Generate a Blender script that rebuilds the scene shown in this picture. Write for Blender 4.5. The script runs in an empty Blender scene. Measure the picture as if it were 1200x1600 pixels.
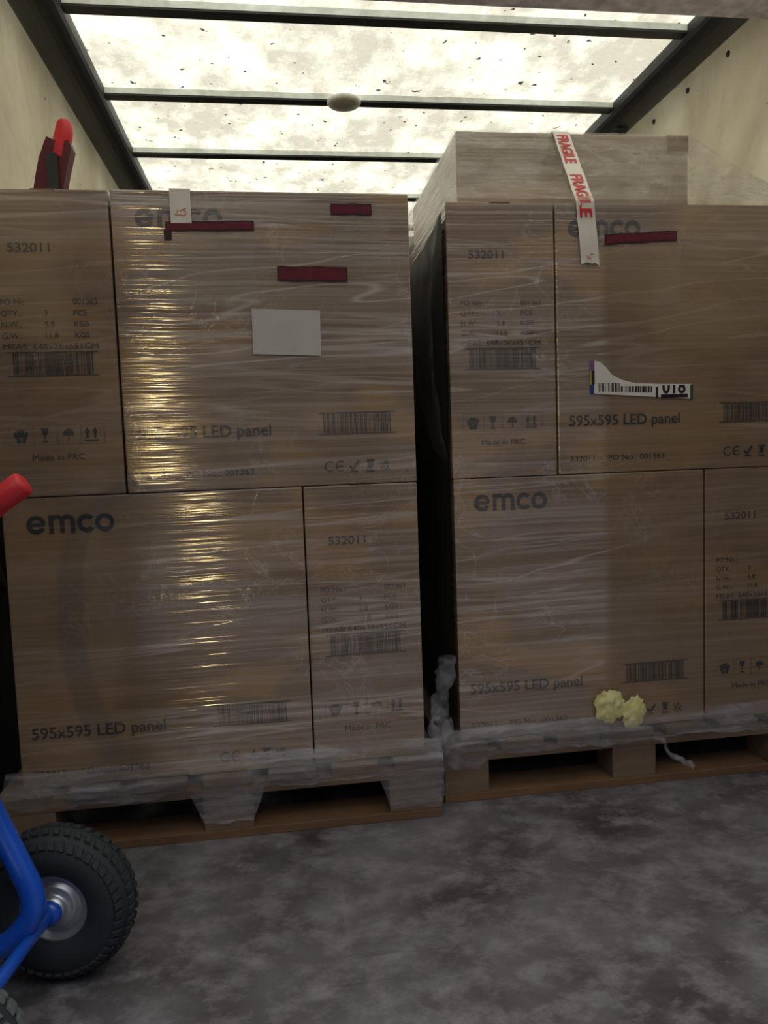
import bpy, bmesh, math, random
from mathutils import Vector, Matrix, noise
random.seed(7)
S = bpy.context.scene
COL = S.collection

# ------------------------------------------------------------------ camera
cam = bpy.data.cameras.new('camera'); co = bpy.data.objects.new('camera', cam); COL.objects.link(co)
F = Vector((0.13666717, 0.98738289, -0.07998196)); R_ = Vector((0.98954387, -0.13983059, -0.03536007)); U = Vector((0.04609785, 0.07431309, 0.99616894))
m = Matrix((R_, U, -F)).transposed().to_4x4(); m.translation = Vector((0.5969, -1.7187, 0.8667))
co.matrix_world = m
cam.sensor_fit = 'VERTICAL'; cam.sensor_height = 36; cam.lens = 1174.66 / 1600 * 36
cam.clip_start = .02
S.camera = co

# ------------------------------------------------------------------ view, world, lamps
S.view_settings.view_transform = 'Standard'; S.view_settings.look = 'None'
S.view_settings.exposure = 0.0; S.view_settings.gamma = 1; S.view_settings.use_curve_mapping = False
W = bpy.data.worlds.new('overcast_sky'); S.world = W; W.use_nodes = True
nt = W.node_tree; nt.nodes.clear()
tc = nt.nodes.new('ShaderNodeTexCoord'); sp = nt.nodes.new('ShaderNodeSeparateXYZ'); cr = nt.nodes.new('ShaderNodeValToRGB')
bg = nt.nodes.new('ShaderNodeBackground'); wo = nt.nodes.new('ShaderNodeOutputWorld')
dt = nt.nodes.new('ShaderNodeVectorMath'); dt.operation = 'DOT_PRODUCT'; dt.inputs[1].default_value = (0, .30, .88)   # sky brighter ahead of the truck, dimmed behind it to keep light off the cartons
nt.links.new(tc.outputs['Generated'], dt.inputs[0]); nt.links.new(dt.outputs['Value'], cr.inputs[0])
nt.links.new(cr.outputs[0], bg.inputs[0]); nt.links.new(bg.outputs[0], wo.inputs[0])
cr.color_ramp.elements[0].position = 0.0; cr.color_ramp.elements[0].color = (.010, .012, .016, 1)
cr.color_ramp.elements[1].position = 1.0; cr.color_ramp.elements[1].color = (1.0, 1.0, .97, 1)
e = cr.color_ramp.elements.new(.02); e.color = (.032, .039, .054, 1)
e = cr.color_ramp.elements.new(.22); e.color = (.072, .085, .116, 1)
e = cr.color_ramp.elements.new(.45); e.color = (.24, .25, .26, 1)
e = cr.color_ramp.elements.new(.75); e.color = (.90, .91, .89, 1)
bg.inputs[1].default_value = 4.0

def lamp(name, loc, target, energy, size, color):
    l = bpy.data.lights.new(name, 'AREA'); l.shape = 'RECTANGLE'; l.size = size[0]; l.size_y = size[1]; l.energy = energy; l.color = color
    o = bpy.data.objects.new(name, l); COL.objects.link(o); o.location = loc
    o.rotation_euler = (Vector(target) - Vector(loc)).to_track_quat('-Z', 'Y').to_euler()
    return o
# warm yard lamp standing behind the open tail of the truck
lamp('yard_lamp', (-.60, -8.0, 1.05), (.4, 0, .9), 24, (.10, .22), (1.0, .72, .32))

# ------------------------------------------------------------------ node helpers
class NT:
    def __init__(s, name):
        s.m = bpy.data.materials.new(name); s.m.use_nodes = True; s.t = s.m.node_tree; s.t.nodes.clear()
        s.out = s.t.nodes.new('ShaderNodeOutputMaterial')
    def n(s, typ, **kw):
        x = s.t.nodes.new(typ)
        for k, v in kw.items(): setattr(x, k, v)
        return x
    def l(s, a, b): s.t.links.new(a, b)
    def setin(s, node, **kw):
        for k, v in kw.items():
            i = node.inputs[k.replace('_', ' ')]
            if hasattr(v, 'links') or isinstance(v, bpy.types.NodeSocket): s.l(v, i)
            else: i.default_value = v
    def coord(s, kind='pos', scale=(1, 1, 1), loc=(0, 0, 0), rot=(0, 0, 0)):
        if kind == 'pos': o = s.n('ShaderNodeNewGeometry').outputs['Position']
        else: o = s.n('ShaderNodeTexCoord').outputs['Object']
        mp = s.n('ShaderNodeMapping'); s.l(o, mp.inputs[0])
        mp.inputs['Scale'].default_value = scale; mp.inputs['Location'].default_value = loc; mp.inputs['Rotation'].default_value = rot
        return mp.outputs[0]
    def noise(s, vec, scale=1, detail=4, rough=.5, dist=0):
        x = s.n('ShaderNodeTexNoise'); s.l(vec, x.inputs['Vector'])
        x.inputs['Scale'].default_value = scale; x.inputs['Detail'].default_value = detail
        x.inputs['Roughness'].default_value = rough; x.inputs['Distortion'].default_value = dist
        return x.outputs[0]
    def mr(s, v, a, b, c=0, d=1, smooth=False):
        x = s.n('ShaderNodeMapRange'); x.clamp = True
        if smooth: x.interpolation_type = 'SMOOTHSTEP'
        s.l(v, x.inputs[0])
        for i, q in zip((1, 2, 3, 4), (a, b, c, d)): x.inputs[i].default_value = q
        return x.outputs[0]
    def math(s, op, a, b=0):
        x = s.n('ShaderNodeMath', operation=op)
        for i, q in ((0, a), (1, b)):
            if isinstance(q, bpy.types.NodeSocket): s.l(q, x.inputs[i])
            else: x.inputs[i].default_value = q
        return x.outputs[0]
    def mix(s, f, a, b):
        x = s.n('ShaderNodeMix'); x.data_type = 'RGBA'
        for i, q in ((x.inputs[0], f), (x.inputs[6], a), (x.inputs[7], b)):
            if isinstance(q, bpy.types.NodeSocket): s.l(q, i)
            elif isinstance(q, (int, float)): i.default_value = q
            else: i.default_value = (*q, 1) if len(q) == 3 else q
        return x.outputs[2]
    def bump(s, h, strength=.3, dist=.002, normal=None):
        x = s.n('ShaderNodeBump'); s.l(h, x.inputs['Height'])
        if isinstance(strength, bpy.types.NodeSocket): s.l(strength, x.inputs['Strength'])
        else: x.inputs['Strength'].default_value = strength
        x.inputs['Distance'].default_value = dist
        if normal is not None: s.l(normal, x.inputs['Normal'])
        return x.outputs[0]
    def pbsdf(s, color, rough=.6, metal=0, **kw):
        b = s.n('ShaderNodeBsdfPrincipled')
        for nm, q in (('Base Color', color), ('Roughness', rough), ('Metallic', metal)):
            if isinstance(q, bpy.types.NodeSocket): s.l(q, b.inputs[nm])
            elif isinstance(q, (int, float)): b.inputs[nm].default_value = q
            else: b.inputs[nm].default_value = (*q, 1)
        for k, q in kw.items():
            nm = k.replace('_', ' ')
            if isinstance(q, bpy.types.NodeSocket): s.l(q, b.inputs[nm])
            elif isinstance(q, tuple): b.inputs[nm].default_value = (*q, 1)
            else: b.inputs[nm].default_value = q
        return b
    def done(s, shader):
        s.l(shader, s.out.inputs[0]); return s.m

def simple(name, color, rough=.6, metal=0, var=.12, scale=18, bump=.1, **kw):
    n = NT(name); c = n.coord('obj')
    f = n.mr(n.noise(c, scale, 5), .3, .7)
    col = n.mix(f, tuple(x * (1 - var) for x in color), tuple(min(1, x * (1 + var)) for x in color))
    b = n.pbsdf(col, rough, metal, **kw)
    n.l(n.bump(n.noise(c, scale * 4, 4), bump, .002), b.inputs['Normal'])
    return n.done(b.outputs[0])

# stretch film pulled tight over whatever lies beneath it: haze, streaks and a glossy coat
def filmed(name, base, base_var=.12, haze_amt=1.0, rough=.75):
    n = NT(name)
    c1 = n.coord('pos')
    sep = n.n('ShaderNodeSeparateXYZ'); n.l(c1, sep.inputs[0]); X = sep.outputs[0]; Z = sep.outputs[2]
    warp = n.noise(c1, 3.0, 3)
    # slow tilt of the pulled layers
    zz = n.math('ADD', Z, n.math('MULTIPLY', warp, .014))
    comb = n.n('ShaderNodeCombineXYZ'); n.l(X, comb.inputs[0]); n.l(sep.outputs[1], comb.inputs[1]); n.l(zz, comb.inputs[2])
    def str_map(sc, loc=(0, 0, 0)):
        mp = n.n('ShaderNodeMapping'); n.l(comb.outputs[0], mp.inputs[0]); mp.inputs['Scale'].default_value = sc; mp.inputs['Location'].default_value = loc
        return mp.outputs[0]
    fine = n.noise(str_map((.8, 3, 130)), 1, 4, .55)
    mid = n.noise(str_map((.6, 2, 34), (3, 1, 7)), 1, 5, .6)
    broad = n.noise(str_map((1.6, 1.5, 9), (9, 4, 2)), 1, 4, .55)
    crumple = n.noise(c1, 9.0, 6, .6, 1.2)
    # where more turns of film lie: by the place on the two loads
    m1 = n.mr(X, .24, .34, .34, 1, True)                       # thin over the left ends
    m2 = n.mr(n.math('ADD', X, n.math('MULTIPLY', warp, .03)), 1.405, 1.43, 1, .32)   # the wrap ends on a clean edge
    up = n.mr(Z, 1.28, 1.42, 0, .45, True)
    mask = n.math('MULTIPLY', m1, m2)
    mask = n.math('MINIMUM', n.math('ADD', mask, up), 1)
    def lines(rot, sc, seed, wd):
        mp = n.n('ShaderNodeMapping'); n.l(comb.outputs[0], mp.inputs[0]); mp.inputs['Rotation'].default_value = (0, rot, 0)
        m2_ = n.n('ShaderNodeMapping'); n.l(mp.outputs[0], m2_.inputs[0]); m2_.inputs['Scale'].default_value = sc; m2_.inputs['Location'].default_value = (seed, seed, seed)
        q = n.noise(m2_.outputs[0], 1, 2, .5)
        ab = n.n('ShaderNodeMath', operation='ABSOLUTE'); n.l(n.math('SUBTRACT', q, .5), ab.inputs[0])
        gate = n.noise(m2_.outputs[0], .37, 3, .6)
        return n.math('MULTIPLY', n.mr(ab.outputs[0], 0, wd, 1, 0), n.mr(gate, .46, .60, 0, 1))
    ln = n.math('MAXIMUM', lines(.035, (1.1, 1, 26), 2.0, .035), lines(-.05, (.9, 1, 20), 5.5, .028))
    ln = n.math('MAXIMUM', ln, lines(.10, (1.4, 1, 13), 9.1, .018))
    st = n.mr(fine, .46, .66, 0, 1)
    sm = n.mr(mid, .44, .68, 0, 1)
    sb = n.mr(broad, .38, .66, 0, 1, True)
    cm = n.n('ShaderNodeMath', operation='ABSOLUTE'); n.l(n.math('SUBTRACT', crumple, .5), cm.inputs[0])
    crease = n.mr(cm.outputs[0], 0, .022, 1, 0)
    crease = n.math('MULTIPLY', crease, n.mr(n.noise(c1, 4.5, 2), .5, .66, 0, 1))
    h = n.math('ADD', n.math('MULTIPLY', st, .20), n.math('MULTIPLY', sm, .11)); h = n.math('ADD', h, n.math('MULTIPLY', ln, .46))
    h = n.math('ADD', h, n.math('MULTIPLY', sb, .16))
    h = n.math('ADD', h, n.math('MULTIPLY', crease, .34))
    h = n.math('MULTIPLY', n.math('ADD', h, .05), mask); haze = n.math('MULTIPLY', h, haze_amt * 1.2)
    cb = n.noise(c1, 6, 5)
    base_c = n.mix(n.mr(cb, .3, .7), tuple(x * (1 - base_var) for x in base), tuple(x * (1 + base_var) for x in base))
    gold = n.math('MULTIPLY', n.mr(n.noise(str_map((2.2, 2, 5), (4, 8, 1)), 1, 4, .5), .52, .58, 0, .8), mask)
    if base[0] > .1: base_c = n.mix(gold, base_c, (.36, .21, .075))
    col = n.mix(haze, base_c, (.58, .505, .475))
    b1 = n.noise(str_map((1.0, 3, 150), (2, 2, 2)), 1, 2, .5); b2 = n.noise(str_map((.5, 2, 38), (6, 1, 3)), 1, 2, .5)
    hsum = n.math('ADD', n.math('MULTIPLY', b1, .7), n.math('MULTIPLY', b2, 1.3))
    hsum = n.math('ADD', hsum, n.math('MULTIPLY', crease, .03)); hsum = n.math('ADD', hsum, n.math('MULTIPLY', ln, .06))
    cn = n.bump(hsum, n.mr(mask, .3, 1, .25, 1.0), .0022)
    b = n.pbsdf(col, rough, 0)
    n.l(n.mr(mask, .3, 1, .55, 1.0), b.inputs['Coat Weight']); b.inputs['Coat Roughness'].default_value = .09
    b.inputs['Coat IOR'].default_value = 1.75
    n.l(cn, b.inputs['Coat Normal']); b.inputs['Specular IOR Level'].default_value = .2
    return n.done(b.outputs[0])

# loose film, off the boxes
def loose_film(name, dens=.3, bmp=.8, streak=(6, 6, 60), white=(.72, .70, .66), lo=.42, hi=.7, base=.10):
    n = NT(name); c = n.coord('obj', streak)
    f = n.noise(c, 1, 6, .6, .6); g = n.noise(n.coord('obj'), 7, 5, .6, 1.0)
    a = n.math('ADD', n.math('MULTIPLY', n.mr(f, lo, hi), dens), n.math('MULTIPLY', n.mr(g, .4, .7), dens * .7))
    a = n.math('MINIMUM', n.math('ADD', a, base), .92)
    bn = n.bump(n.math('ADD', f, g), bmp, .006)
    b = n.pbsdf(white, .22, 0, Normal=bn); b.inputs['Transmission Weight'].default_value = 0
    b.inputs['Specular IOR Level'].default_value = .8
    tr = n.n('ShaderNodeBsdfTranslucent'); tr.inputs[0].default_value = (*white, 1)
    ms = n.n('ShaderNodeMixShader'); ms.inputs[0].default_value = .4; n.l(b.outputs[0], ms.inputs[1]); n.l(tr.outputs[0], ms.inputs[2])
    tp = n.n('ShaderNodeBsdfTransparent')
    mx = n.n('ShaderNodeMixShader'); n.l(a, mx.inputs[0]); n.l(tp.outputs[0], mx.inputs[1]); n.l(ms.outputs[0], mx.inputs[2])
    return n.done(mx.outputs[0])

def roof_mat():
    n = NT('translucent_roof'); c = n.coord('pos')
    big = n.noise(c, 2.2, 6, .6); med = n.noise(n.coord('pos', (1, .6, 1)), 9, 6, .68)
    fin = n.noise(c, 55, 3, .6); spk = n.noise(c, 26, 2, .5)
    dirt = n.math('MULTIPLY', n.mr(n.math('ADD', n.math('MULTIPLY', big, .5), n.math('MULTIPLY', med, .5)), .41, .56), .85)
    col = n.mix(dirt, (.88, .84, .70), (.42, .39, .31))
    col = n.mix(n.math('MULTIPLY', n.mr(fin, .35, .65), .22), col, (.30, .28, .21))
    col = n.mix(n.mr(spk, .70, .73), col, (.05, .045, .035))
    d = n.n('ShaderNodeBsdfDiffuse'); n.l(col, d.inputs[0])
    t = n.n('ShaderNodeBsdfTranslucent'); n.l(col, t.inputs[0])
    mx = n.n('ShaderNodeMixShader'); mx.inputs[0].default_value = .72
    n.l(d.outputs[0], mx.inputs[1]); n.l(t.outputs[0], mx.inputs[2])
    return n.done(mx.outputs[0])

def wall_mat():
    n = NT('cream_wall_panel'); c = n.coord('pos')
    big = n.noise(n.coord('pos', (1, 1, .6)), 2.6, 5, .6, .6); med = n.noise(c, 14, 5, .65)
    col = n.mix(n.mr(big, .38, .66), (.88, .83, .68), (.66, .60, .46))
    col = n.mix(n.math('MULTIPLY', n.mr(med, .5, .75), .3), col, (.5, .44, .30))
    col = n.mix(n.math('MULTIPLY', n.mr(n.noise(n.coord('pos', (3, 3, 12)), 3, 3), .74, .77), .8), col, (.06, .05, .04))
    d = n.pbsdf(col, .45)
    t = n.n('ShaderNodeBsdfTranslucent'); n.l(col, t.inputs[0])
    mx = n.n('ShaderNodeMixShader'); mx.inputs[0].default_value = .55
    n.l(d.outputs[0], mx.inputs[1]); n.l(t.outputs[0], mx.inputs[2])
    return n.done(mx.outputs[0])

def floor_mat():
    n = NT('worn_truck_floor'); c = n.coord('pos')
    big = n.noise(c, 3.6, 6, .6, .2); med = n.noise(n.coord('pos', (1, 1.3, 1), rot=(0, 0, .5)), 13, 8, .68, .1)
    scr = n.noise(n.coord('pos', (22, 2.2, 1), rot=(0, 0, .35)), 1, 5, .6, .4)
    scr2 = n.noise(n.coord('pos', (2.5, 30, 1), rot=(0, 0, -.3)), 1, 5, .6, .4)
    col = n.mix(n.mr(big, .36, .64), (.048, .043, .044), (.150, .142, .155))
    col = n.mix(n.math('MULTIPLY', n.mr(med, .46, .68), .65), col, (.28, .265, .29))
    col = n.mix(n.math('MULTIPLY', n.mr(scr, .62, .72), .22), col, (.30, .28, .28))
    col = n.mix(n.math('MULTIPLY', n.mr(scr2, .64, .72), .5), col, (.03, .022, .02))
    rg = n.mr(med, .3, .7, .62, .40)
    b = n.pbsdf(col, rg); n.l(n.bump(n.noise(c, 90, 4), .25, .002), b.inputs['Normal'])
    return n.done(b.outputs[0])

def wood_mat(name, a, b_, axis=0):
    n = NT(name); sc = [30, 30, 30]; sc[axis] = 2
    g = n.noise(n.coord('obj', tuple(sc)), 1, 5, .6, .3); k = n.noise(n.coord('obj'), 5, 4)
    col = n.mix(n.mr(g, .35, .65), a, b_); col = n.mix(n.math('MULTIPLY', n.mr(k, .45, .7), .5), col, tuple(x * .35 for x in a))
    b = n.pbsdf(col, .75); n.l(n.bump(g, .4, .002), b.inputs['Normal'])
    return n.done(b.outputs[0])

CARD = (.215, .140, .084)
M = {}
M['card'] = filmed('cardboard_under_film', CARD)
M['card_plain'] = simple('plain_cardboard', CARD, .8, scale=7)
M['card_pale'] = filmed('cardboard_under_hazy_film', (.30, .24, .19), haze_amt=1.3)
M['ink'] = filmed('printed_ink_under_film', (.032, .034, .04), haze_amt=.62)
M['roof'] = roof_mat(); M['wall'] = wall_mat(); M['floor'] = floor_mat()
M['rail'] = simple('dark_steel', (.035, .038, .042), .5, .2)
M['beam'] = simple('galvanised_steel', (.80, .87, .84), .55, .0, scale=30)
M['alu'] = simple('grey_aluminium', (.62, .58, .70), .45, .5, scale=25, var=.3)
M['dark'] = simple('dark_board', (.016, .018, .022), .7)
M['wood'] = wood_mat('pallet_wood', (.20, .135, .09), (.14, .095, .065))
M['wood_warm'] = wood_mat('pallet_bottom_wood', (.22, .115, .055), (.15, .08, .04))
M['film'] = loose_film('loose_stretch_film', .36, .8, (5, 5, 26))
M['film_skirt'] = loose_film('bunched_stretch_film', .42, .35, (3, 3, 60), white=(.52, .52, .58), base=.10)
M['film_thin'] = loose_film('thin_stretch_film', .14, .5, (3, 3, 30), base=.03)
M['film_knot'] = loose_film('twisted_stretch_film', .30, .4, (20, 20, 20), white=(.55, .56, .62), base=.05)
M['gap_shade_sheet'] = simple('gap_shade_dark', (.018, .019, .022), .6, bump=.2)
M['pocket'] = loose_film('clear_pocket', .16, .8, (14, 14, 22), base=.06)
M['red_print'] = simple('dark_red_print', (.13, .008, .022), .35, var=.2, scale=40)
M['red_dark'] = simple('dark_red_border', (.035, .006, .012), .4)
M['paper'] = simple('white_paper', (.56, .53, .52), .7, var=.03)
M['tape'] = simple('white_tape', (.78, .74, .70), .35, var=.03)
M['tape_red'] = simple('tape_red_ink', (.62, .02, .03), .4)
M['tape_pale_red'] = simple('pale_red_pen', (.60, .16, .12), .5)
M['brown_tape'] = simple('brown_packing_tape', (.24, .15, .085), .25)
M['black'] = simple('black_ink', (.012, .012, .014), .5)
M['rubber'] = simple('tyre_rubber', (.020, .024, .028), .75, scale=30, bump=.3)
M['rubber_dusty'] = simple('dusty_tread', (.085, .095, .095), .85, scale=40, bump=.3)
M['zinc'] = simple('zinc_plated_rim', (.60, .61, .63), .40, .85, scale=14)
M['blue'] = simple('blue_paint', (.010, .085, .52), .32, var=.1, Coat_Weight=.3)
M['grip'] = simple('red_plastic', (.68, .025, .035), .45)
M['maroon'] = simple('dark_maroon_plastic', (.11, .008, .022), .5)
M['lamp'] = simple('white_lamp_plastic', (.75, .76, .70), .5)
M['lamp_in'] = simple('grey_lamp_lens', (.38, .39, .35), .4)
M['yellow'] = NT('yellow_tissue').m
def _yel():
    n = NT('yellow_crumpled_tissue'); f = n.noise(n.coord('obj'), 60, 5)
    col = n.mix(n.mr(f, .35, .65), (.66, .60, .20), (.82, .77, .40))
    b = n.pbsdf(col, .6); n.l(n.bump(f, .6, .004), b.inputs['Normal'])
    return n.done(b.outputs[0])
M['yellow'] = _yel()
M['webbing'] = simple('olive_webbing', (.16, .15, .06), .8)
M['purple'] = simple('purple_print', (.25, .09, .27), .5); M['blue_print'] = simple('blue_print', (.02, .05, .22), .5)
M['yellow_print'] = simple('yellow_print', (.5, .38, .05), .5); M['green_print'] = simple('green_print', (.03, .08, .05), .5)

# ------------------------------------------------------------------ mesh helpers
def link(name, me, mats, parent=None, smooth=False, loc=(0, 0, 0)):
    o = bpy.data.objects.new(name, me); COL.objects.link(o)
    if not isinstance(mats, (list, tuple)): mats = [mats]
    if not me.materials:
        for x in mats: me.materials.append(x)
    if smooth: me.polygons.foreach_set('use_smooth', [True] * len(me.polygons))
    o.location = loc
    if parent is not None: o.parent = parent
    return o
class MB:
    def __init__(s): s.v = []; s.f = []; s.mi = []
    def add(s, vs, fs, mi=0):
        k = len(s.v); s.v += [tuple(v) for v in vs]; s.f += [tuple(i + k for i in f) for f in fs]; s.mi += [mi] * len(fs); return s
    def box(s, x0, x1, y0, y1, z0, z1, mi=0, bev=.0):
        if bev <= 0:
            v = [(x, y, z) for z in (z0, z1) for y in (y0, y1) for x in (x0, x1)]
            return s.add(v, [(0, 2, 3, 1), (4, 5, 7, 6), (0, 1, 5, 4), (2, 6, 7, 3), (0, 4, 6, 2), (1, 3, 7, 5)], mi)
        bm = bmesh.new(); bmesh.ops.create_cube(bm, size=1)
        for v in bm.verts: v.co = Vector((x0 + (v.co.x + .5) * (x1 - x0), y0 + (v.co.y + .5) * (y1 - y0), z0 + (v.co.z + .5) * (z1 - z0)))
        bmesh.ops.bevel(bm, geom=bm.edges[:], offset=bev, segments=2, affect='EDGES', profile=.6)
        bm.verts.index_update(); s.add([v.co[:] for v in bm.verts], [tuple(v.index for v in f.verts) for f in bm.faces], mi); bm.free(); return s
    def tube(s, path, r, n=16, mi=0, cap=True):
        P = [Vector(p) for p in path]; rs = r if isinstance(r, (list, tuple)) else [r] * len(P)
        t0 = (P[1] - P[0]).normalized(); nrm = t0.orthogonal().normalized(); rings = []
        for i, p in enumerate(P):
            t = ((P[min(i + 1, len(P) - 1)] - P[max(i - 1, 0)])).normalized()
            nrm = (nrm - t * nrm.dot(t)).normalized(); b = t.cross(nrm)
            rings.append([p + (nrm * math.cos(a) + b * math.sin(a)) * rs[i] for a in [2 * math.pi * k / n for k in range(n)]])
        vs = [v for rg in rings for v in rg]; fs = []
        for i in range(len(P) - 1):
            for k in range(n):
                a = i * n + k; b = i * n + (k + 1) % n; fs.append((a, b, b + n, a + n))
        if cap: fs.append(tuple(range(n - 1, -1, -1))); fs.append(tuple((len(P) - 1) * n + k for k in range(n)))
        return s.add(vs, fs, mi)
    def lathe(s, prof, n=48, mi=0, frame=None, closed=False):
        # prof: (radius, axial); axis = local Y
        fr = frame or Matrix.Identity(4); vs = []; fs = []
        for r, a in prof:
            for k in range(n):
                t = 2 * math.pi * k / n; vs.append(fr @ Vector((r * math.cos(t), a, r * math.sin(t))))
        m_ = len(prof)
        for i in range(m_ if closed else m_ - 1):
            for k in range(n):
                a = i * n + k; b = i * n + (k + 1) % n; j = ((i + 1) % m_) * n
                fs.append((a, b, j + (k + 1) % n, j + k))
        return s.add(vs, fs, mi)
    def grid(s, fn, nu, nv, mi=0):
        vs = [fn(i / nu, j / nv) for j in range(nv + 1) for i in range(nu + 1)]
        fs = [(j * (nu + 1) + i, j * (nu + 1) + i + 1, (j + 1) * (nu + 1) + i + 1, (j + 1) * (nu + 1) + i) for j in range(nv) for i in range(nu)]
        return s.add(vs, fs, mi)
    def build(s, name, mats, parent=None, smooth=False, loc=(0, 0, 0)):
        me = bpy.data.meshes.new(name); me.from_pydata(s.v, [], s.f); me.update()
        if not isinstance(mats, (list, tuple)): mats = [mats]
        for x in mats: me.materials.append(x)
        me.polygons.foreach_set('material_index', s.mi)
        bm = bmesh.new(); bm.from_mesh(me); bmesh.ops.recalc_face_normals(bm, faces=bm.faces[:]); bm.to_mesh(me); bm.free()
        return link(name, me, mats, parent, smooth, loc)
def catmull(P, k=8):
    P = [Vector(p) for p in P]; out = []
    for i in range(len(P) - 1):
        a = P[max(i - 1, 0)]; b = P[i]; c = P[i + 1]; d = P[min(i + 2, len(P) - 1)]
        for j in range(k):
            t = j / k; out.append(.5 * ((2 * b) + (c - a) * t + (2 * a - 5 * b + 4 * c - d) * t * t + (3 * b - a - 3 * c + d) * t ** 3))
    out.append(P[-1]); return out
def empty(name, loc=(0, 0, 0), rz=0):
    o = bpy.data.objects.new(name, None); COL.objects.link(o); o.location = loc; o.rotation_euler = (0, 0, rz); o.empty_display_size = .1; return o
def tag(o, label=None, cat=None, group=None, kind=None):
    for k, v in (('label', label), ('category', cat), ('group', group), ('kind', kind)):
        if v: o[k] = v
    return o
def struct(o, label=None): return tag(o, label, None, None, 'structure')

# ------------------------------------------------------------------ flat printing (2D shapes on a face: x = u, z = v)
_gl = {}
def glyph(text, bold=0.0):
    k = (text, bold)
    if k in _gl: return _gl[k]
    cu = bpy.data.curves.new('lettering', 'FONT'); cu.body = text; cu.offset = bold; cu.resolution_u = 4
    ob = bpy.data.objects.new('lettering', cu); COL.objects.link(ob)
    dg = bpy.context.evaluated_depsgraph_get(); dg.update()
    me = bpy.data.meshes.new_from_object(ob.evaluated_get(dg))
    vs = [(v.co.x, v.co.y) for v in me.vertices]; fs = [tuple(p.vertices) for p in me.polygons]
    bpy.data.objects.remove(ob); bpy.data.curves.remove(cu); bpy.data.meshes.remove(me)
    x0 = min(v[0] for v in vs); x1 = max(v[0] for v in vs); y0 = min(v[1] for v in vs); y1 = max(v[1] for v in vs)
    _gl[k] = (vs, fs, x0, x1, y0, y1); return _gl[k]
class Flat:
    def __init__(s, off=.0009): s.mb = MB(); s.off = off; s.sets = {}
    def sw(s, name): s.mb = s.sets.setdefault(name, MB()); return s
    def build_all(s, mats, parent):
        for k, mb in s.sets.items(): mb.build(k, mats, parent)
    def nudge(s): s.off += 4e-6
    def poly(s, pts, mi=0, lift=0): s.nudge(); s.mb.add([(u, -s.off - lift, v) for u, v in pts], [tuple(range(len(pts)))], mi); return s
    def rect(s, u0, u1, v0, v1, mi=0, lift=0): return s.poly([(u0, v0), (u1, v0), (u1, v1), (u0, v1)], mi, lift)
    def arc(s, cx, cy, r, w, a0, a1, n=24, mi=0, sx=1, sy=1):
        vs = []; s.nudge()
        for i in range(n + 1):
            t = math.radians(a0 + (a1 - a0) * i / n)
            for q in (r - w / 2, r + w / 2): vs.append((cx + q * math.cos(t) * sx, -s.off, cy + q * math.sin(t) * sy))
        s.mb.add(vs, [(2 * i, 2 * i + 2, 2 * i + 3, 2 * i + 1) for i in range(n)], mi); return s
    def line(s, p, q, w, mi=0):
        d = Vector((q[0] - p[0], q[1] - p[1])); d.normalize(); nx, ny = -d.y * w / 2, d.x * w / 2
        return s.poly([(p[0] + nx, p[1] + ny), (p[0] - nx, p[1] - ny), (q[0] - nx, q[1] - ny), (q[0] + nx, q[1] + ny)], mi)
    def text(s, t, u, v, w=None, h=.02, bold=.0, mi=0, fn=None, lift=0, clip=None):
        vs, fs, x0, x1, y0, y1 = glyph(t, bold)
        # cap height reference: font em -> cap .72
        sy = h / .72; sx = (w / (x1 - x0)) if w else sy
        P = [(u + (x - x0) * sx, v + y * sy) for x, y in vs]
        if clip is not None:
            bm = bmesh.new(); bv = [bm.verts.new((a, 0, b)) for a, b in P]
            for q in fs:
                try: bm.faces.new([bv[i] for i in q])
                except ValueError: pass
            bmesh.ops.bisect_plane(bm, geom=bm.verts[:] + bm.edges[:] + bm.faces[:], plane_co=(0, 0, clip), plane_no=(0, 0, 1), clear_outer=True)
            bm.verts.index_update(); P = [(v.co.x, v.co.z) for v in bm.verts]; fs = [tuple(v.index for v in q.verts) for q in bm.faces]; bm.free()
        if fn: s.mb.add([fn(*p) for p in P], fs, mi)
        else: s.mb.add([(a, -s.off - lift, b) for a, b in P], fs, mi)
        return s
    def build(s, name, mats, parent): return s.mb.build(name, mats, parent)

def emco(f, u, v, h=.041):
    k = h / .041; r = .0155 * k; w = .0098 * k; cy = v + h / 2
    f.arc(u + .0195 * k, cy, r, w, 0, 330); f.rect(u + .006 * k, u + .037 * k, cy - .0038 * k, cy + .0038 * k)
    m0 = u + .046 * k
    f.rect(m0, m0 + w, v, v + h)
    for j in (0, 1):
        cx = m0 + (.0165 + .0225 * j) * k; rr = .01125 * k
        f.arc(cx, v + h - rr - w / 2 + .0005, rr, w, 0, 180, 16); f.rect(cx + rr - w / 2, cx + rr + w / 2, v, v + h - rr - w / 2 + .001)
    f.arc(u + .1255 * k, cy, r, w, 42, 318); f.arc(u + .1635 * k, cy, r, w, 0, 360, 32)
def barcode(f, u0, u1, v0, v1, seed=1, lines=True):
    rnd = random.Random(seed); u = u0
    while u < u1 - .003:
        w = rnd.choice((.0010, .0010, .0020, .0030)); f.rect(u, min(u + w, u1), v0, v1); u += w + rnd.choice((.0009, .0010, .0018, .0026))
    if lines:
        f.rect(u0 - .012, u1 + .010, v1 + .0006, v1 + .0026); f.rect(u0 - .012, u1 + .010, v0 - .003, v0 - .001)
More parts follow.
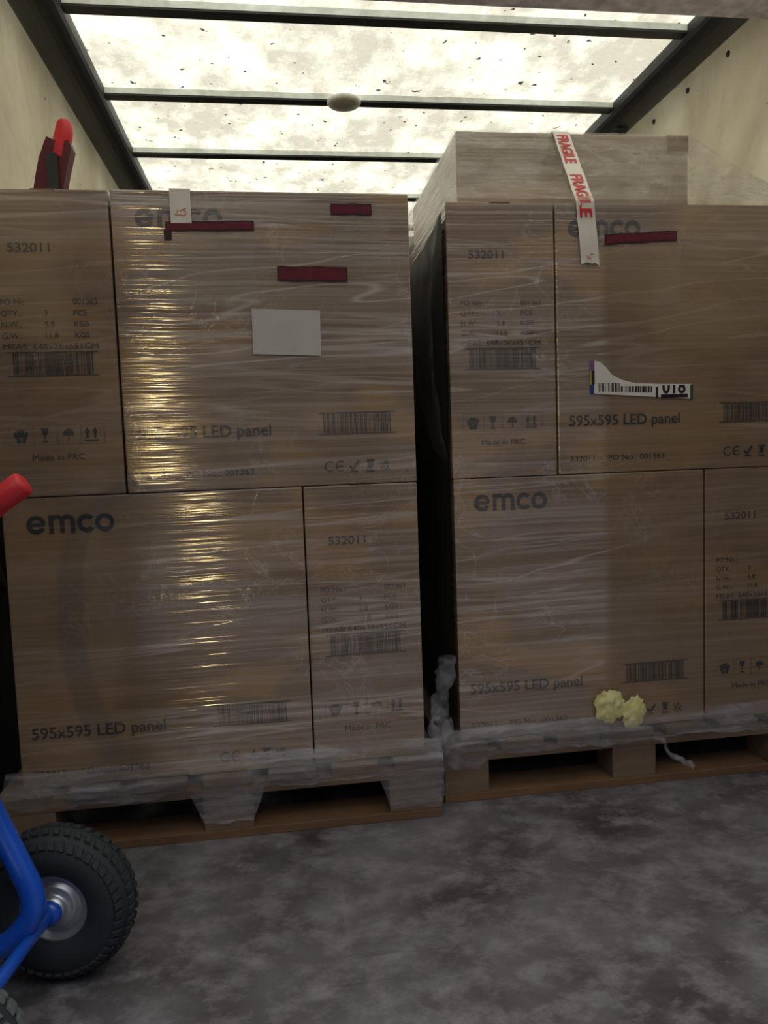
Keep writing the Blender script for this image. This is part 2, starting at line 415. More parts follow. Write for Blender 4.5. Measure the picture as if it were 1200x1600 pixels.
def marks_wide(f, dv=0, du=0):
    f.sw('printed_logo'); emco(f, .050 + du, .570); f.sw('printed_product_text')
    f.text('595x595 LED panel', .028, .118 + dv, .290, .026, .018)
    f.sw('printed_article_number'); f.text('532011', .030, .031 + dv, .062, .014, .008); f.sw('printed_order_number'); f.text('PO No.: 001363', .128, .031 + dv, .148, .014, .008)
    f.sw('printed_barcode'); barcode(f, .436, .592, .118 + dv, .162 + dv, 5)
    y = .030 + dv; f.sw('printed_symbols')
    f.arc(.447, y + .0125, .0105, .003, 50, 310); f.arc(.472, y + .0125, .0105, .003, 50, 310); f.rect(.463, .478, y + .011, y + .014)
    f.line((.492, y + .012), (.500, y + .004), .005); f.line((.499, y + .003), (.514, y + .024), .005); f.rect(.494, .510, y - .002, y + .001)
    f.poly([(.533, y + .022), (.536, y + .006), (.545, y + .006), (.548, y + .022)]); f.rect(.531, .550, y + .023, y + .026); f.line((.530, y + .003), (.551, y + .025), .0015); f.rect(.532, .549, y - .003, y + .001)
    f.text('UK', .564, y + .013, .022, .010, .02); f.text('CA', .564, y, .022, .010, .02)
def marks_narrow(f, dv=0):
    f.sw('printed_article_number'); f.text('532011', .052, .520 + dv, .086, .019, .014)
    f.sw('printed_table')
    rows = (('PO No.:', '', '001363'), ('QTY.:', '3', 'PCS'), ('N.W.:', '5.8', 'KGS'), ('G.W.:', '11.8', 'KGS'))
    for i, (a, b, c) in enumerate(rows):
        v = .410 - i * .0235 + dv
        f.text(a, .030, v, None, .0125, .0)
        if b: f.text(b, .118, v, None, .0125, .0)
        f.text(c, .178, v, None, .0125, .0)
    f.text('MEAS: 648x26x651CM', .030, .410 - 4 * .0235 + dv, .195, .0125, .0)
    f.sw('printed_barcode'); barcode(f, .048, .214, .262 + dv, .308 + dv, 9)
    y = .118 + dv; h = .030; f.sw('printed_symbols')
    for k in range(5): f.rect(.030 + k * .049 - .0006, .030 + k * .049, y - .006, y + h + .006)
    f.rect(.030, .226, y - .0065, y - .006); f.rect(.030, .226, y + h + .006, y + h + .0065)
    # hands holding a box
    f.rect(.045, .061, y + .012, y + .027); f.line((.040, y + .022), (.047, y + .006), .006); f.line((.066, y + .022), (.059, y + .006), .006); f.rect(.044, .052, y, y + .008); f.rect(.054, .062, y, y + .008)
    # glass
    f.poly([(.094, y + .030), (.097, y + .016), (.107, y + .016), (.110, y + .030)]); f.rect(.1012, .1028, y + .002, y + .018); f.rect(.096, .108, y, y + .0025)
    # umbrella
    f.poly([(.139 + .012 * (1 - math.cos(math.radians(a))), y + .014 + .013 * math.sin(math.radians(a))) for a in range(0, 181, 15)]); f.rect(.1502, .1518, y + .001, y + .028)
    # arrows
    for x in (.190, .206):
        f.rect(x - .0022, x + .0022, y + .006, y + .020); f.poly([(x - .006, y + .018), (x + .006, y + .018), (x, y + .030)])
    f.rect(.183, .213, y, y + .003)
    f.sw('printed_origin'); f.text('Made in PRC', .074, .079 + dv, .108, .013, .0)

# ------------------------------------------------------------------ structure: the truck box
XL, XR_, YB, YF, ZR = -.16, 2.24, -1.30, 3.45, 2.30
b = MB(); b.box(XL - .03, XR_ + .03, -2.6, YF, -.06, 0); struct(b.build('floor', M['floor']), 'worn dark grey truck load floor')
b = MB(); b.add([(XL - .02, YB, ZR + .02), (XR_ + .02, YB, ZR + .02), (XR_ + .02, YF, ZR + .02), (XL - .02, YF, ZR + .02)], [(0, 1, 2, 3)])
struct(b.build('ceiling', M['roof']), 'translucent cream truck roof with dirt specks')
for nm, x in (('wall_left', XL), ('wall_right', XR_)):
    sgn = -1 if x < 0 else 1
    b = MB(); b.box(min(x, x + sgn * .018), max(x, x + sgn * .018), YB, YF, 0, ZR + .02); struct(b.build(nm, M['wall']), 'cream truck side wall panel')
b = MB(); b.box(XL, XR_, YF, YF + .04, 0, ZR + .02); struct(b.build('wall_front', M['dark']), 'dark front bulkhead of the truck')
for k, x in enumerate((XL, XR_)):  # dark boards added to blacken the lower walls beside the stacks
    sgn = 1 if x < 0 else -1
    b = MB(); b.box(min(x, x + sgn * .012), max(x, x + sgn * .012), YB + .05, YF, 0, 1.25, bev=.003); struct(b.build('shade_board_' + ('left' if k == 0 else 'right'), M['dark']), 'dark board added along the side wall to stand for shade')
# longitudinal roof rails, rounded under
for k, (x, sgn) in enumerate(((XL, 1), (XR_, -1))):
    b = MB(); w = .155 if k == 0 else .155
    prof = [(0, .0)] + [(w * (.5 - .5 * math.cos(t)), -.055 * math.sin(t) ** .8) for t in [math.pi * q / 12 for q in range(0, 13)]]
    prof = [(p[0], ZR - .0 + p[1]) for p in prof[1:]]
    prof = [(0, ZR + .018)] + prof + [(w, ZR + .018)]
    n_ = len(prof); vs = []
    for y in (YB, YF):
        for px, pz in prof: vs.append((x + sgn * px, y, pz))
    b.add(vs, [(i, i + 1, n_ + i + 1, n_ + i) for i in range(n_ - 1)] + [tuple(range(n_)), tuple(range(2 * n_ - 1, n_ - 1, -1))])
    struct(b.build('trim_%d' % (k + 1), M['rail'], smooth=False), 'dark roof rail along the side wall')
    b = MB(); xx = x + sgn * .078
    b.tube([(xx, 1.52 + .0, ZR - .045), (xx, 1.56, ZR - .045)], .03, 14) if k else None
    if k: struct(b.build('trim_9', M['rail'], smooth=True), 'dark joint collar on the roof rail')
for k, y in enumerate((.28 - .0, .84, 1.43, 2.01, 2.59, 3.16)):
    if k == 0: continue
    b = MB(); zb = ZR - .002
    # hat section: pale near face, shade of the underside put in as dark colour
    y += .016
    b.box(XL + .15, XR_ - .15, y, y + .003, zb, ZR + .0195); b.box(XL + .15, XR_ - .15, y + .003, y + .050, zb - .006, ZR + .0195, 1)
    o = struct(b.build('trim_%d' % (k + 2), [M['beam'], M['rail']]), 'pale galvanised roof crossbeam, underside coloured dark for its shade')
b = MB(); b.box(XL + .001, XR_ - .001, .46, .56, 2.175, 2.285, bev=.006); b.box(XL + .001, XR_ - .001, .44, .462, 2.20, 2.235, bev=.004)
struct(b.build('trim_8', M['alu']), 'grey aluminium header beam across the roof')

# rivets on the right wall
for y, z in ((.857, 2.225), (1.121, 2.222), (1.387, 2.218), (.60, 2.228)):
    b = MB(); fr = Matrix.Translation((XR_, y, z)) @ Matrix.Rotation(math.pi / 2, 4, 'Z')
    b.lathe([(.011, 0), (.011, .002), (.007, .006), (.0005, .0075)], 14, frame=fr)
    tag(b.build('screw_head', M['rail'], smooth=True), {.857: 'second nearest', 1.121: 'third nearest', 1.387: 'farthest', .60: 'nearest'}[y] + ' dark screw head on the cream right wall', 'screw', 'screws along the right wall')

# dome lamp
dl = empty('ceiling_lamp', (.93, 1.445, ZR - .006)); tag(dl, 'round unlit white dome lamp on the roof crossbeam', 'ceiling lamp')
fr = Matrix.Rotation(-math.pi / 2, 4, 'X')   # local +Y -> down
fr = Matrix(((1, 0, 0, 0), (0, 0, 1, 0), (0, -1, 0, 0), (0, 0, 0, 1)))
b = MB(); b.lathe([(.0005, 0), (.066, 0), (.068, .004), (.068, .012), (.062, .018), (.046, .020), (.044, .017)], 40, frame=fr); b.build('lamp_housing', M['lamp'], dl, True)
b = MB(); b.lathe([(.045, .016), (.040, .021), (.025, .024), (.0005, .025)], 40, frame=fr); b.build('lamp_lens', M['lamp_in'], dl, True)

# ------------------------------------------------------------------ pallets
def pallet(x0, y0, w, d, label, blocks):
    t = empty('wooden_pallet', (x0, y0, 0)); tag(t, label, 'pallet', 'pallets under the cartons')
    for (y, dd) in ((0, .10), (d / 2 - .05, .10), (d - .10, .10)):
        b = MB(); b.box(0, w, y, y + dd, 0, .020, bev=.002); b.build('bottom_board', M['wood_warm'], t)
        for (bx0, bx1) in blocks:
            b = MB(); b.box(bx0 - x0, bx1 - x0, y + .001, y + dd - .001, .020, .100, bev=.002); b.build('block', M['wood'], t)
        b = MB(); b.box(0, w, y, y + dd, .100, .121, bev=.002); b.build('stringer_board', M['wood'], t)
    n = 7; pw = .11; gap = (w - n * pw) / (n - 1)
    for k in range(n):
        b = MB(); u = k * (pw + gap); b.box(u, u + pw, 0, d, .121, .143, bev=.002); b.build('deck_board', M['wood'], t)
    return t
pallet(-.045, -.03, .990, 1.2, 'wooden pallet under the left stack, nearer the blue hand truck', ((-.045, .075), (.395, .505), (.820, .945)))
pallet(.966, .03, .978, 1.2, 'wooden pallet under the right stack with the fragile carton', ((.966, 1.078), (1.400, 1.516), (1.832, 1.944)))

# ------------------------------------------------------------------ cartons
CW, CN, CH = .648, .263, .650
def carton_mesh(w, d, h, seed=0):
    bm = bmesh.new(); bmesh.ops.create_cube(bm, size=1)
    for v in bm.verts: v.co = Vector(((v.co.x + .5) * w, (v.co.y + .5) * d, (v.co.z + .5) * h))
    bmesh.ops.bevel(bm, geom=bm.edges[:], offset=.0035, segments=2, affect='EDGES', profile=.6)
    me = bpy.data.meshes.new('carton_body'); bm.to_mesh(me); bm.free(); return me
_cm = {}
def carton(w, d, h, loc, label, group=None, marks=None, rz=0, mat='card', tape=True, dv=0, name='cardboard_carton'):
    k = (w, d, h, mat)
    fresh = k not in _cm
    if fresh:
        me = carton_mesh(w, d, h); _cm[k] = me; me.materials.append(M[mat])
    o = bpy.data.objects.new(name, _cm[k]); COL.objects.link(o); o.location = loc; o.rotation_euler = (0, 0, rz)
    tag(o, label, 'carton', group)
    if marks:
        f = Flat(); marks(f, dv); f.build_all(M['ink'], o)
    if tape:
        b = MB()
        if w >= d: b.box(-.0008, w + .0008, d / 2 - .025, d / 2 + .025, h - .001, h + .0007)
        else: b.box(w / 2 - .025, w / 2 + .025, -.0008, d + .0008, h - .001, h + .0007)
        # short tails over both ends
        if w >= d:
            for xx in (-.0008, w): b.box(xx, xx + .0008, d / 2 - .025, d / 2 + .025, h - .06, h)
        else:
            b.box(w / 2 - .025, w / 2 + .025, d, d + .0008, h - .06, h)
        b.build('packing_tape', M['brown_tape'], o)
    return o
Z0 = .1435; Z1 = Z0 + CH + .0015
# left load, lower layer: broad face left, end face right
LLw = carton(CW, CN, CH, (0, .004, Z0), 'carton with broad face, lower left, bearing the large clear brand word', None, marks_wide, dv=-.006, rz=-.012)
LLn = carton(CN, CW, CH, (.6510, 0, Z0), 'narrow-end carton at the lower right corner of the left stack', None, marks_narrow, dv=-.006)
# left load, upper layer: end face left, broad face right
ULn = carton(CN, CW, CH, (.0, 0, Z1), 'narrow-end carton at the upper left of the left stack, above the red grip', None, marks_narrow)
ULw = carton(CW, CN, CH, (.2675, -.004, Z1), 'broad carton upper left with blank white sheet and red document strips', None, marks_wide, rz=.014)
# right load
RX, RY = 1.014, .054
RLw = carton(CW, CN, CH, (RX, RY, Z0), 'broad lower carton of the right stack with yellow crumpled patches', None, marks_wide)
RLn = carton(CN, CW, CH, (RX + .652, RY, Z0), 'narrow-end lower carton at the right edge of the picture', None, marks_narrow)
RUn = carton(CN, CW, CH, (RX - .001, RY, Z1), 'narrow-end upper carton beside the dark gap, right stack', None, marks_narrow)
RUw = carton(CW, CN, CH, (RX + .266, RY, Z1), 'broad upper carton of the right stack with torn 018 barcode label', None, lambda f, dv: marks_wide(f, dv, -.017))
# cartons standing behind these, seen only down the gap
G = 'cartons behind the front row of the stacks'; L_ = 'plain side of a carton standing behind the front row'
for x in (0, RX):
    y = 0 if x == 0 else RY
    for k in range(1, 4) if x else (): carton(CW, CN, CH, (x, y + k * .267 + .008, Z0), L_, G)
    carton(CN, CW - .11, CH, (x + .652, y + .652, Z0), L_, G)
    if x: carton(CN, CW - .11, CH, (x + (0 if x == 0 else -.001), y + .652, Z1), L_, G)
    for k in range(1, 4): carton(CW, CN, CH, (x + .271, y + k * .267 + .012, Z1), L_, G)
Z2 = Z1 + CH + .0015
TOP = carton(.660, .640, .262, (1.104, .30, Z2), 'flat carton on top of the right stack under hazy film and FRAGILE tape', None, None, mat='card_pale', tape=False)
b = MB(); b.box(.60, .6608, -.0012, .02, .222, .2628); p = b.build('bare_corner', M['card_plain'], TOP); p['label'] = 'bare brown corner not covered by film'
carton(.20, .28, .19, (1.985, .50, 1.26 + .18), 'small brown carton tip at the far right edge behind the right stack', None, None, tape=False, mat='card_plain', rz=.15) if False else None

# ---- pieces stuck on the cartons
def pouch(par, u0, u1, v0, v1, pocket=None, tilt=0, tail=False, label='dark red document strip'):
    f = Flat(.0030); dz = tilt * (u1 - u0)
    n = 24
    def edge(u, top):
        w = .0004 * math.sin(u * 160) + .0006 * math.sin(u * 71 + 2)
        return (v1 if top else v0) + dz * (u - u0) / (u1 - u0) + w
    def strip(a, b_, c0, c1, mi, lift):
        vs = []
        for i in range(n + 1):
            u = a + (b_ - a) * i / n; vs += [(u, -.0030 - lift, edge(u, False) + c0), (u, -.0030 - lift, edge(u, True) - c1)]
        f.mb.add(vs, [(2 * i, 2 * i + 2, 2 * i + 3, 2 * i + 1) for i in range(n)], mi)
    strip(u0, u1, 0, 0, 1, 0); strip(u0 + .003, u1 - .003, .003, .003, 0, .0004)
    if tail: f.rect(u0 - .004, u0 + .012, v0 - .018, v0 + .004, 1, .0002)
    o = f.build('document_strip', [M['red_print'], M['red_dark']], par); o['label'] = label
    if pocket:
        a, b_, c, d = pocket; f = MB()
        f.grid(lambda s, t: (a + (b_ - a) * s + .004 * math.sin(t * 9), -.0022 - .0016 * abs(noise.noise(Vector((s * 6, t * 6, 3)))), c + (d - c) * t + .004 * math.sin(s * 7)), 20, 16)
        q = f.build('clear_pocket', M['pocket'], par, True); q['label'] = 'clear wrinkled document pocket'
ux = .2675
pouch(ULw, .380 - ux, .569 - ux, 1.357 - Z1, 1.378 - Z1, (.378 - ux, .57 - ux, 1.20 - Z1, 1.356 - Z1), .02, True, 'dark red document strip under the white tape end')
pouch(ULw, .739 - ux, .831 - ux, 1.396 - Z1, 1.421 - Z1, (.735 - ux, .87 - ux, 1.29 - Z1, 1.395 - Z1), 0, False, 'short dark red document strip near the top right')
pouch(ULw, .615 - ux, .771 - ux, 1.252 - Z1, 1.284 - Z1, None, -.01, False, 'dark red document strip above the white sheet')
f = Flat(.0030); f.poly([(.554 - ux, 1.093 - Z1), (.704 - ux, 1.087 - Z1), (.706 - ux, 1.187 - Z1), (.555 - ux, 1.192 - Z1)])
o = f.build('paper_sheet', M['paper'], ULw); o['label'] = 'blank white paper sheet'
# white tape end with a red handwritten 5, folded over the top edge
b = MB(); b.box(.392 - ux, .436 - ux, -.0045, -.0037, 1.374 - Z1, CH + .0012); b.box(.392 - ux, .436 - ux, -.0045, .16, CH + .0012, CH + .0020)
o = b.build('white_tape', M['tape'], ULw); o['label'] = 'white tape end folded over the top edge'
f = Flat(.0050); cx = .414 - ux; cz = 1.396 - Z1
f.line((cx - .012, cz - .005), (cx - .004, cz + .007), .002); f.line((cx - .011, cz - .006), (cx - .001, cz - .004), .002); f.arc(cx + .005, cz, .006, .0022, -150, 160, 14); f.line((cx + .004, cz + .007), (cx + .012, cz + .009), .002)
f.build('red_handwriting', M['tape_pale_red'], o)
rx = RX + .266
pouch(RUw, 1.405 - rx, 1.591 - rx, 1.347 - Z1, 1.371 - Z1, (1.41 - rx, 1.60 - rx, 1.205 - Z1, 1.345 - Z1), .055, False, 'dark red document strip right of the tape')
# torn shipping label
f = Flat(.0028); lx = lambda x: x - rx; lz = lambda z: z - Z1
tl = [(lx(1.372), lz(.990)), (lx(1.628), lz(.971)), (lx(1.628), lz(1.008)), (lx(1.545), lz(1.010)), (lx(1.48), lz(1.013)), (lx(1.445), lz(1.022)), (lx(1.418), lz(1.036)), (lx(1.405), lz(1.052)), (lx(1.390), lz(1.066)), (lx(1.374), lz(1.070))]
f.poly(tl)
f.rect(lx(1.362), lx(1.372), lz(1.046), lz(1.070), 2); f.rect(lx(1.362), lx(1.372), lz(.990), lz(1.012), 3); f.rect(lx(1.362), lx(1.366), lz(1.012), lz(1.046), 4); f.rect(lx(1.366), lx(1.374), lz(1.012), lz(1.046), 1)
f.rect(lx(1.624), lx(1.632), lz(.970), lz(1.006), 5)
rnd = random.Random(3); u = 1.384
while u < 1.522:
    w = rnd.choice((.0012, .002, .0035, .005)); top = 1.008 if u > 1.44 else 1.016
    f.rect(lx(u), lx(min(u + w, 1.524)), lz(.995 - (u - 1.38) * .04), lz(top - (u - 1.38) * .02), 1, .0004); u += w + rnd.choice((.0012, .002, .003))
f.rect(lx(1.533), lx(1.539), lz(.975), lz(1.003), 1, .0004); f.rect(lx(1.546), lx(1.618), lz(.975), lz(.984), 1, .0004)
f.text('018', lx(1.550), lz(.987), .062, .034, .03, mi=1, lift=.0004, clip=lz(1.0065))
o = f.build('shipping_label', [M['tape'], M['black'], M['purple'], M['blue_print'], M['yellow_print'], M['green_print']], RUw); o['label'] = 'torn white barcode label reading 018'

# ---- FRAGILE tape from the top carton over to the front carton
pts = [Vector((1.380, .60, Z2 + .2650)), Vector((1.393, .2955, Z2 + .2652)), Vector((1.355, .050, 1.4475)), Vector((1.365, .0465, 1.305))]
segL = [(pts[i + 1] - pts[i]).length for i in range(3)]; TOT = sum(segL); WT = .046
def on_tape(u, v):                                  # u along the tape, v across
    u = max(0, min(TOT, u)); i = 0
    while i < 2 and u > segL[i]: u -= segL[i]; i += 1
    p = pts[i].lerp(pts[i + 1], u / segL[i]); return p + Vector((v, 0, 0))
tp = MB(); N_ = 90
def tf(s, t):
    p = on_tape(s * TOT, (t - .5) * WT); u = s * TOT
    return p + Vector((0, -.001 * math.sin(u * 60) if u > .3 else 0, 0))
tp.grid(tf, N_, 4)
# jagged torn end
e0 = on_tape(TOT, 0); tp.add([e0 + Vector((x, -.0, z)) for x, z in ((-WT / 2, 0), (-WT / 2, -.006), (-.010, -.001), (.006, -.004), (.012, -.002), (WT / 2, -.009), (WT / 2, 0))], [tuple(range(7))])
T = tp.build('fragile_tape', M['tape']); tag(T, 'white tape reading FRAGILE in red, hanging over the right stack', 'tape')
ft = Flat()
n1 = Vector((0, -1, 0))
def tape_txt(start, w, word='FRAGILE', h=.030):
    def fn(a, b_):
        p = on_tape(a, (b_) * -1 + .0)              # reading runs down the tape, letter tops to the right
        p = on_tape(a, b_)
        i = 0 if a < segL[0] else (1 if a < segL[0] + segL[1] else 2)
        nv = (Vector((0, 0, 1)), Vector((0, -.72, .69)), Vector((0, -1, 0)))[i]
        return p + nv * (.0016)
    ft.text(word, start, -h / 2, w, h, .03, fn=fn)
s1 = segL[0]
for st_, w_ in ((s1 + .235, .165), (s1 + .025, .150), (.05, .165)):
    ft = Flat(); tape_txt(st_, w_); ft.build('red_lettering', M['tape_red'], T)['label'] = 'red FRAGILE lettering'
f = Flat(.0)
g = MB(); c0 = on_tape(TOT - .012, 0)
ff = Flat(.0025); ff.arc(.004, 0, .006, .0022, 30, 260, 12); ff.line((-.010, .004), (-.004, -.006), .002); ff.line((-.005, -.006), (.0, -.004), .002)
oo = ff.build('red_handwriting', M['tape_pale_red'], T); oo.location = c0

# ------------------------------------------------------------------ loose film
def nz(x, y, z, s=1): return noise.noise(Vector((x * s, y * s, z * s)))
# left load: bunched skirt over the pallet edge
def skirt(b, x0, x1, yf, zt, low, ypal, seed):
    def fn(s, t):
        x = x0 + (x1 - x0) * s
        zb = .116 + .014 * nz(x, 0, seed, 7) + .006 * nz(x, 4, seed, 31)
        for (a, c, dpt) in low:
            e_ = min(1, max(0, (x - a + .02) / .03)) * min(1, max(0, (c + .02 - x) / .03)); zb -= dpt * e_
        zz = zt + .012 * nz(x, 3, seed, 6) + (zb - zt) * t
        k = min(1, max(0, (zt - zz) / max(.02, zt - Z0)))
        y = (yf - .006) * (1 - k) + (ypal - .008) * k
        return Vector((x, y - .005 * abs(nz(x, zz * 7, seed, 22)) - .002 * abs(nz(x * .2, zz, seed, 60)), zz))
    b.grid(fn, 260, 22)
b = MB(); skirt(b, -.03, .950, 0, .185, ((.385, .515, .075), (.815, .95, .085)), -.03, 3.3)
def side(s, t): x = .952 + .004 * nz(s * 5, t * 5, 1); return Vector((x + .006 * math.sin(t * 5), -.036 + s * .5, .185 - t * .12 + .01 * nz(s, t, 8, 4)))
b.grid(side, 60, 12)
FL = b.build('stretch_film', M['film_skirt'], None, True); tag(FL, 'bunched clear stretch film hem around the left pallet', 'stretch film', 'loose stretch film')

# right load: tent over the top carton, hem round the pallet, knotted tail in the gap
FR = empty('stretch_film', (1.48, .054, Z2)); tag(FR, 'hazy stretch film tented over the right stack down to its pallet', 'stretch film', 'loose stretch film')
def fadd(mb, name, mat, smooth=True):
    mb.v = [tuple(Vector(v) - Vector(FR.location)) for v in mb.v]; return mb.build(name, mat, FR, smooth)
inner = [(1.098, .294), (1.770, .294), (1.770, .95), (1.098, .95)]
outer = [(1.006, .046), (1.945, .046), (1.945, 1.10), (1.006, 1.20)]
def ring(P, s):
    k = int(s * 4) % 4; t = s * 4 - int(s * 4); a = P[k]; c = P[(k + 1) % 4]; return a[0] + (c[0] - a[0]) * t, a[1] + (c[1] - a[1]) * t
b = MB()
def tent(s, t):
    s = min(s, .99999); ix, iy = ring(inner, s); ox, oy = ring(outer, s)
    zi = Z2 + .262; zo = Z2 + .005
    side_ = int(s * 4)
    sag = .045 * math.sin(math.pi * t) if side_ in (0, 2) else .02 * math.sin(math.pi * t)
    x = ix + (ox - ix) * t; y = iy + (oy - iy) * t; z = zi + (zo - zi) * t
    w = .010 * noise.noise(Vector((s * 70, t * 1.5, 1))) * math.sin(math.pi * min(1, t * 1.1))
    return Vector((x, y, z - sag * .55 + w + (.0 if t > .02 else .001)))
b.grid(tent, 320, 22)
fadd(b, 'film_tent', M['film'])
# left flank of the tent falling past the edge and bulging in the gap
b = MB()
def flank(s, t):
    y = .05 + 1.15 * s; z = 1.447 - .62 * t
    return Vector((1.006 - .035 * math.sin(math.pi * min(1, t * 1.0)) ** .7 * (1 - .3 * s) + .006 * nz(y, z, 5, 14), y, z))
b.grid(flank, 90, 50)
fadd(b, 'film_flank', M['film_thin'])
b = MB()  # dark sheet added to stand for the shade in the gap
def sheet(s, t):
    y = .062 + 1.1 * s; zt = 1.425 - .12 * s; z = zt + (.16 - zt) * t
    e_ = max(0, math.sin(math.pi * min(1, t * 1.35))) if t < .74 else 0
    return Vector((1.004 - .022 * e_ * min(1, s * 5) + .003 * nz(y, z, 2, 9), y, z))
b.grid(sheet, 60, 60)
tag(b.build('gap_shade_sheet', M['gap_shade_sheet'], None, True), 'dark sheet added as shade in the gap down the side of the right stack', 'sheet')
b = MB(); skirt(b, .968, 1.945, .054, .180, ((.966, 1.06, .03),), .03, 8.1)
fadd(b, 'film_hem', M['film_skirt'])
b = MB()
path = catmull([(.985, .045, .36), (.972, .035, .31), (.962, .03, .27), (.955, .02, .225), (.968, .02, .185), (.962, .01, .15), (.985, .015, .125), (1.01, .02, .115)], 10)
def knot(path, r0, mb, seed):
    P = path; rs = []; n = 28
    for i, p in enumerate(P):
        rs.append(r0 * (.55 + .75 * abs(math.sin(i * .16 + seed)) + .25 * noise.noise(Vector((i * .3, seed, 0)))))
    k0 = len(mb.v); mb.tube(P, rs, n, cap=False)
    for q in range(k0, len(mb.v)):
        v = Vector(mb.v[q]); d = Vector((nz(v.x, v.y, v.z, 45), nz(v.y, v.z, v.x, 45), nz(v.z, v.x, v.y, 45))) * .014; mb.v[q] = tuple(v + d)
knot(path, .017, b, .4)
knot(catmull([(.960, .03, .24), (.935, .0, .205), (.945, -.01, .17), (.968, .0, .19), (.975, .02, .215)], 10), .009, b, 2.0)
fadd(b, 'film_tail', M['film_knot']); b = MB()
knot(catmull([(1.50, .02, .13), (1.535, .005, .10), (1.56, .0, .07), (1.60, -.01, .045)], 8), .006, b, 2.0)
fadd(b, 'film_tail', M['film_knot'])

# yellow crumpled patches caught on the film
Yt = empty('yellow_tissue', (1.43, RY - .006, .175)); tag(Yt, 'crumpled pale yellow tissue patches stuck to the lower right carton', 'tissue')
def patch(cx, cz, rx_, rz_, seed, rot=0):
    b = MB(); n = 40; K = 10; vs = [(cx, -.010, cz)]; fs = []
    for k in range(1, K + 1):
        for i in range(n):
            a = 2 * math.pi * i / n; r = k / K * (1 + .16 * noise.noise(Vector((math.cos(a) * 2.2, math.sin(a) * 2.2, seed))) + .22 * noise.noise(Vector((math.cos(a) * 6, math.sin(a) * 6, seed + 4))))
            x = rx_ * r * math.cos(a); z = rz_ * r * math.sin(a); x, z = x * math.cos(rot) - z * math.sin(rot), x * math.sin(rot) + z * math.cos(rot)
            y = -.003 - .006 * (1 - (k / K) ** 2) - .007 * abs(noise.noise(Vector((x * 45, z * 45, seed))))
            vs.append((cx + x, y, cz + z))
    for i in range(n): fs.append((0, 1 + i, 1 + (i + 1) % n))
    for k in range(K - 1):
        for i in range(n): a = 1 + k * n + i; c = 1 + k * n + (i + 1) % n; fs.append((a, c, c + n, a + n))
    b.add(vs, fs); return b
patch(-.030, .030, .045, .042, 1.5).build('tissue_piece', M['yellow'], Yt, True)
patch(.034, .008, .030, .042, 6.5, -.2).build('tissue_piece', M['yellow'], Yt, True)

# ------------------------------------------------------------------ red tool standing on the left stack
ZT = Z1 + CH
C = empty('red_tool', (0, .12, ZT)); tag(C, 'dark red tool with bright red upright handle on top of the left stack', 'tool')
b = MB(); P = [(.078, 0), (.140, 0), (.158, .075), (.172, .125), (.168, .140), (.140, .139), (.120, .148), (.114, .136), (.100, .100), (.090, .060)]
vs = [(x, y, z) for y in (-.018, .018) for x, z in P]; k = len(P)
b.add(vs, [tuple(range(k)), tuple(range(2 * k - 1, k - 1, -1))] + [(i, (i + 1) % k, k + (i + 1) % k, k + i) for i in range(k)])
b.build('tool_body', M['maroon'], C)
b = MB(); b.box(.118, .142, -.027, -.0225, .03, .11, bev=.002); b.build('side_plate', M['rail'], C)
b = MB(); b.tube(catmull([(.140, 0, .105), (.148, 0, .14), (.155, 0, .17), (.153, 0, .190)], 6), [.0205 - .009 * (i / 18) ** 4 for i in range(19)], 16); b.build('handle', M['grip'], C, True)
b = MB(); b.tube(catmull([(-.150, .36, .66), (-.139, .34, .60), (-.135, .40, .54), (-.139, .46, .60), (-.150, .44, .66)], 8), .010, 10)
tag(b.build('lashing_strap', M['webbing'], None, True), 'olive strap loop hanging on the added dark left board', 'strap')

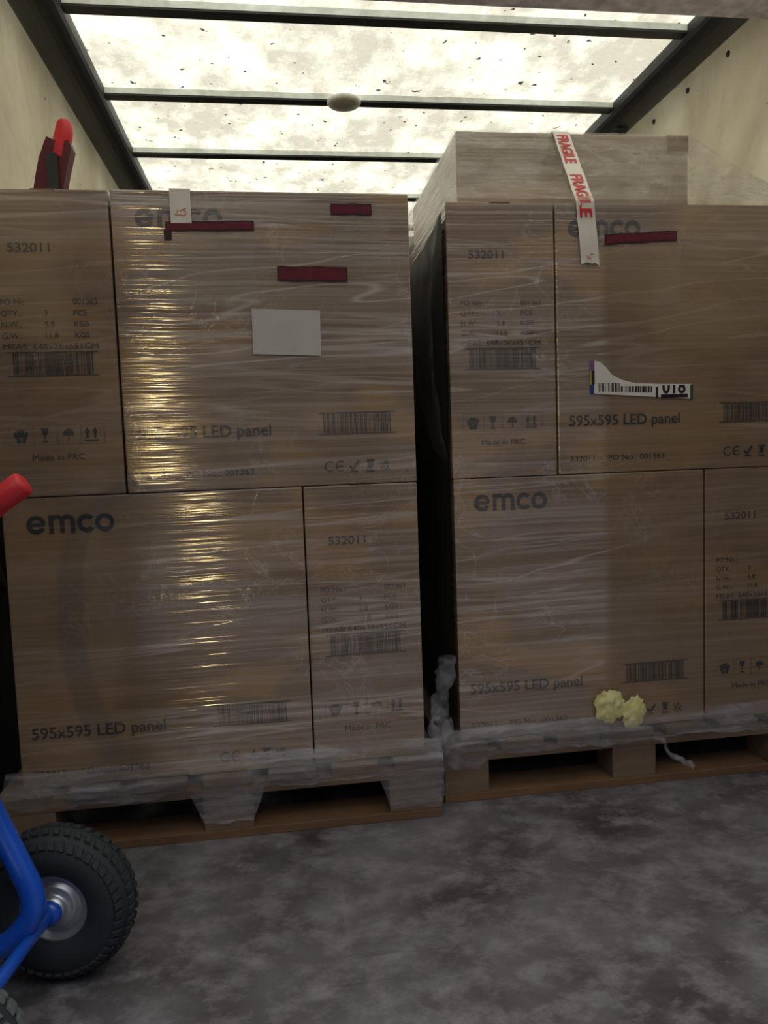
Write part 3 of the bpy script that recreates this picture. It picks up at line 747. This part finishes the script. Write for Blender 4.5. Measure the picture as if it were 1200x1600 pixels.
# ------------------------------------------------------------------ hand truck
A0 = Vector((.198, -.436, .131)); A1 = Vector((.142, -.790, .131)); ax = (A0 - A1).normalized(); lat = Vector((ax.y, -ax.x, 0))
H = empty('hand_truck', (A0.x * .5 + A1.x * .5, A0.y * .5 + A1.y * .5, 0)); tag(H, 'blue hand truck with black pneumatic tyres and red grips beside left pallet', 'hand truck')
def hadd(mb, name, mat, smooth=True, par=None):
    mb.v = [tuple(Vector(v) - Vector(H.location)) for v in mb.v]; return mb.build(name, mat, par or H, smooth)
def frame_at(c, flip=1):
    y = ax * -flip; z = Vector((0, 0, 1)); x = y.cross(z)
    mm = Matrix((x, y, z)).transposed().to_4x4(); mm.translation = c; return mm
def wheel(c, flip):
    fr = frame_at(c, flip)
    b = MB(); R0, r0 = .130, .043
    prof = []
    for q in range(28):
        t = 2 * math.pi * q / 28; prof.append((R0 - r0 + r0 * math.cos(t) * (1.0 if math.cos(t) < 0 else .93), r0 * .92 * math.sin(t)))
    prof = [(max(r, .056), a) for r, a in prof]
    b.lathe(prof, 64, frame=fr, closed=True); ty = hadd(b, 'tyre', M['rubber'])
    b = MB()                                           # tread blocks
    for k in range(44):
        for side_, off in ((-1, 0), (1, .5)):
            t = 2 * math.pi * (k + off) / 44
            for (phi, ln) in ((18, .013), (52, .016)):
                ph = math.radians(phi) * side_
                rr = R0 - r0 + r0 * .95 * math.cos(ph); aa = r0 * .93 * math.sin(ph)
                c_ = Vector((math.cos(t), 0, math.sin(t))); tg = Vector((-math.sin(t), 0, math.cos(t)))
                nrm = (c_ * math.cos(ph) + Vector((0, 1, 0)) * math.sin(ph)); bi = tg.cross(nrm)
                p = c_ * rr + Vector((0, aa, 0)); vs = []
                for h_, sc in ((-.001, 1), (.0035, .82)):
                    for sx, sz in ((-1, -1), (1, -1), (1, 1), (-1, 1)): vs.append(fr @ (p + nrm * h_ + tg * sx * .0058 * sc + bi * sz * ln / 2 * sc + tg * sz * .002 * side_))
                b.add(vs, [(0, 1, 2, 3), (4, 7, 6, 5), (0, 4, 5, 1), (1, 5, 6, 2), (2, 6, 7, 3), (3, 7, 4, 0)])
    for q in range(len(b.v)): b.v[q] = tuple(Vector(b.v[q]) - Vector(H.location))
    b.build('tread', M['rubber_dusty'] if c is A1 else M['rubber'], None).parent = ty
    b = MB(); b.lathe([(.0570, .020), (.0580, .023), (.0560, .0255), (.0530, .023), (.0500, .016), (.0440, .012), (.0385, .013), (.0360, .019), (.0320, .021), (.0240, .021), (.0215, .025), (.0205, .034), (.0160, .035), (.0155, .030), (.006, .029)], 48, frame=fr)
    b.lathe([(.0570, -.020), (.0560, -.0255), (.050, -.016), (.036, -.019), (.020, -.030), (.006, -.030)], 48, frame=fr)
    b.lathe([(.0575, .022), (.0555, 0), (.0575, -.022)], 48, frame=fr); hadd(b, 'rim', M['zinc'])
wheel(A0, 1); wheel(A1, -1)
b = MB(); b.tube([A0 + ax * .03, A1 - ax * .03], .0105, 18); hadd(b, 'axle', M['blue'])
b = MB(); b.tube([A0 - ax * .028, A0 - ax * .048], [.021, .018], 18); hadd(b, 'axle_collar', M['blue'])
tube_pts = [(.182, -.532, .812), (.135, -.528, .771), (.100, -.520, .700), (.088, -.510, .58), (.090, -.504, .479), (.116, -.508, .369), (.144, -.514, .298), (.169, -.522, .243), (.186, -.528, .200), (.184, -.531, .165), (.154, -.529, .129), (.114, -.524, .110), (.054, -.517, .100), (-.03, -.50, .095)]
far = catmull(tube_pts, 6); shift = -ax * .20
for sh in (Vector((0, 0, 0)), shift):
    b = MB(); b.tube([p + sh for p in far], .0185, 16); hadd(b, 'frame_tube', M['blue'])
    b = MB(); b.tube([Vector((.120, -.530, .760)) + sh, Vector((.150, -.533, .786)) + sh, Vector((.184, -.534, .814)) + sh, Vector((.2195, -.536, .838)) + sh, Vector((.2225, -.536, .840)) + sh], [.0185, .0195, .0195, .0195, .016], 18); hadd(b, 'grip', M['grip'])
for q in ((.09, -.504, .479), (.10, -.52, .70)):
    p = Vector(q); b = MB(); b.tube([p, p + shift], .0105, 14); hadd(b, 'cross_tube', M['blue'])
p = Vector((-.03, -.50, .095)); b = MB(); sh = shift
b.add([p, p + sh, p + sh + Vector((-.10, .018, -.085)), p + Vector((-.10, .018, -.085)), p + Vector((0, 0, -.005)), p + sh + Vector((0, 0, -.005)), p + sh + Vector((-.10, .018, -.09)), p + Vector((-.10, .018, -.09))], [(0, 1, 2, 3), (4, 7, 6, 5), (0, 4, 5, 1), (1, 5, 6, 2), (2, 6, 7, 3), (3, 7, 4, 0)])
hadd(b, 'toe_plate', M['blue'], False)
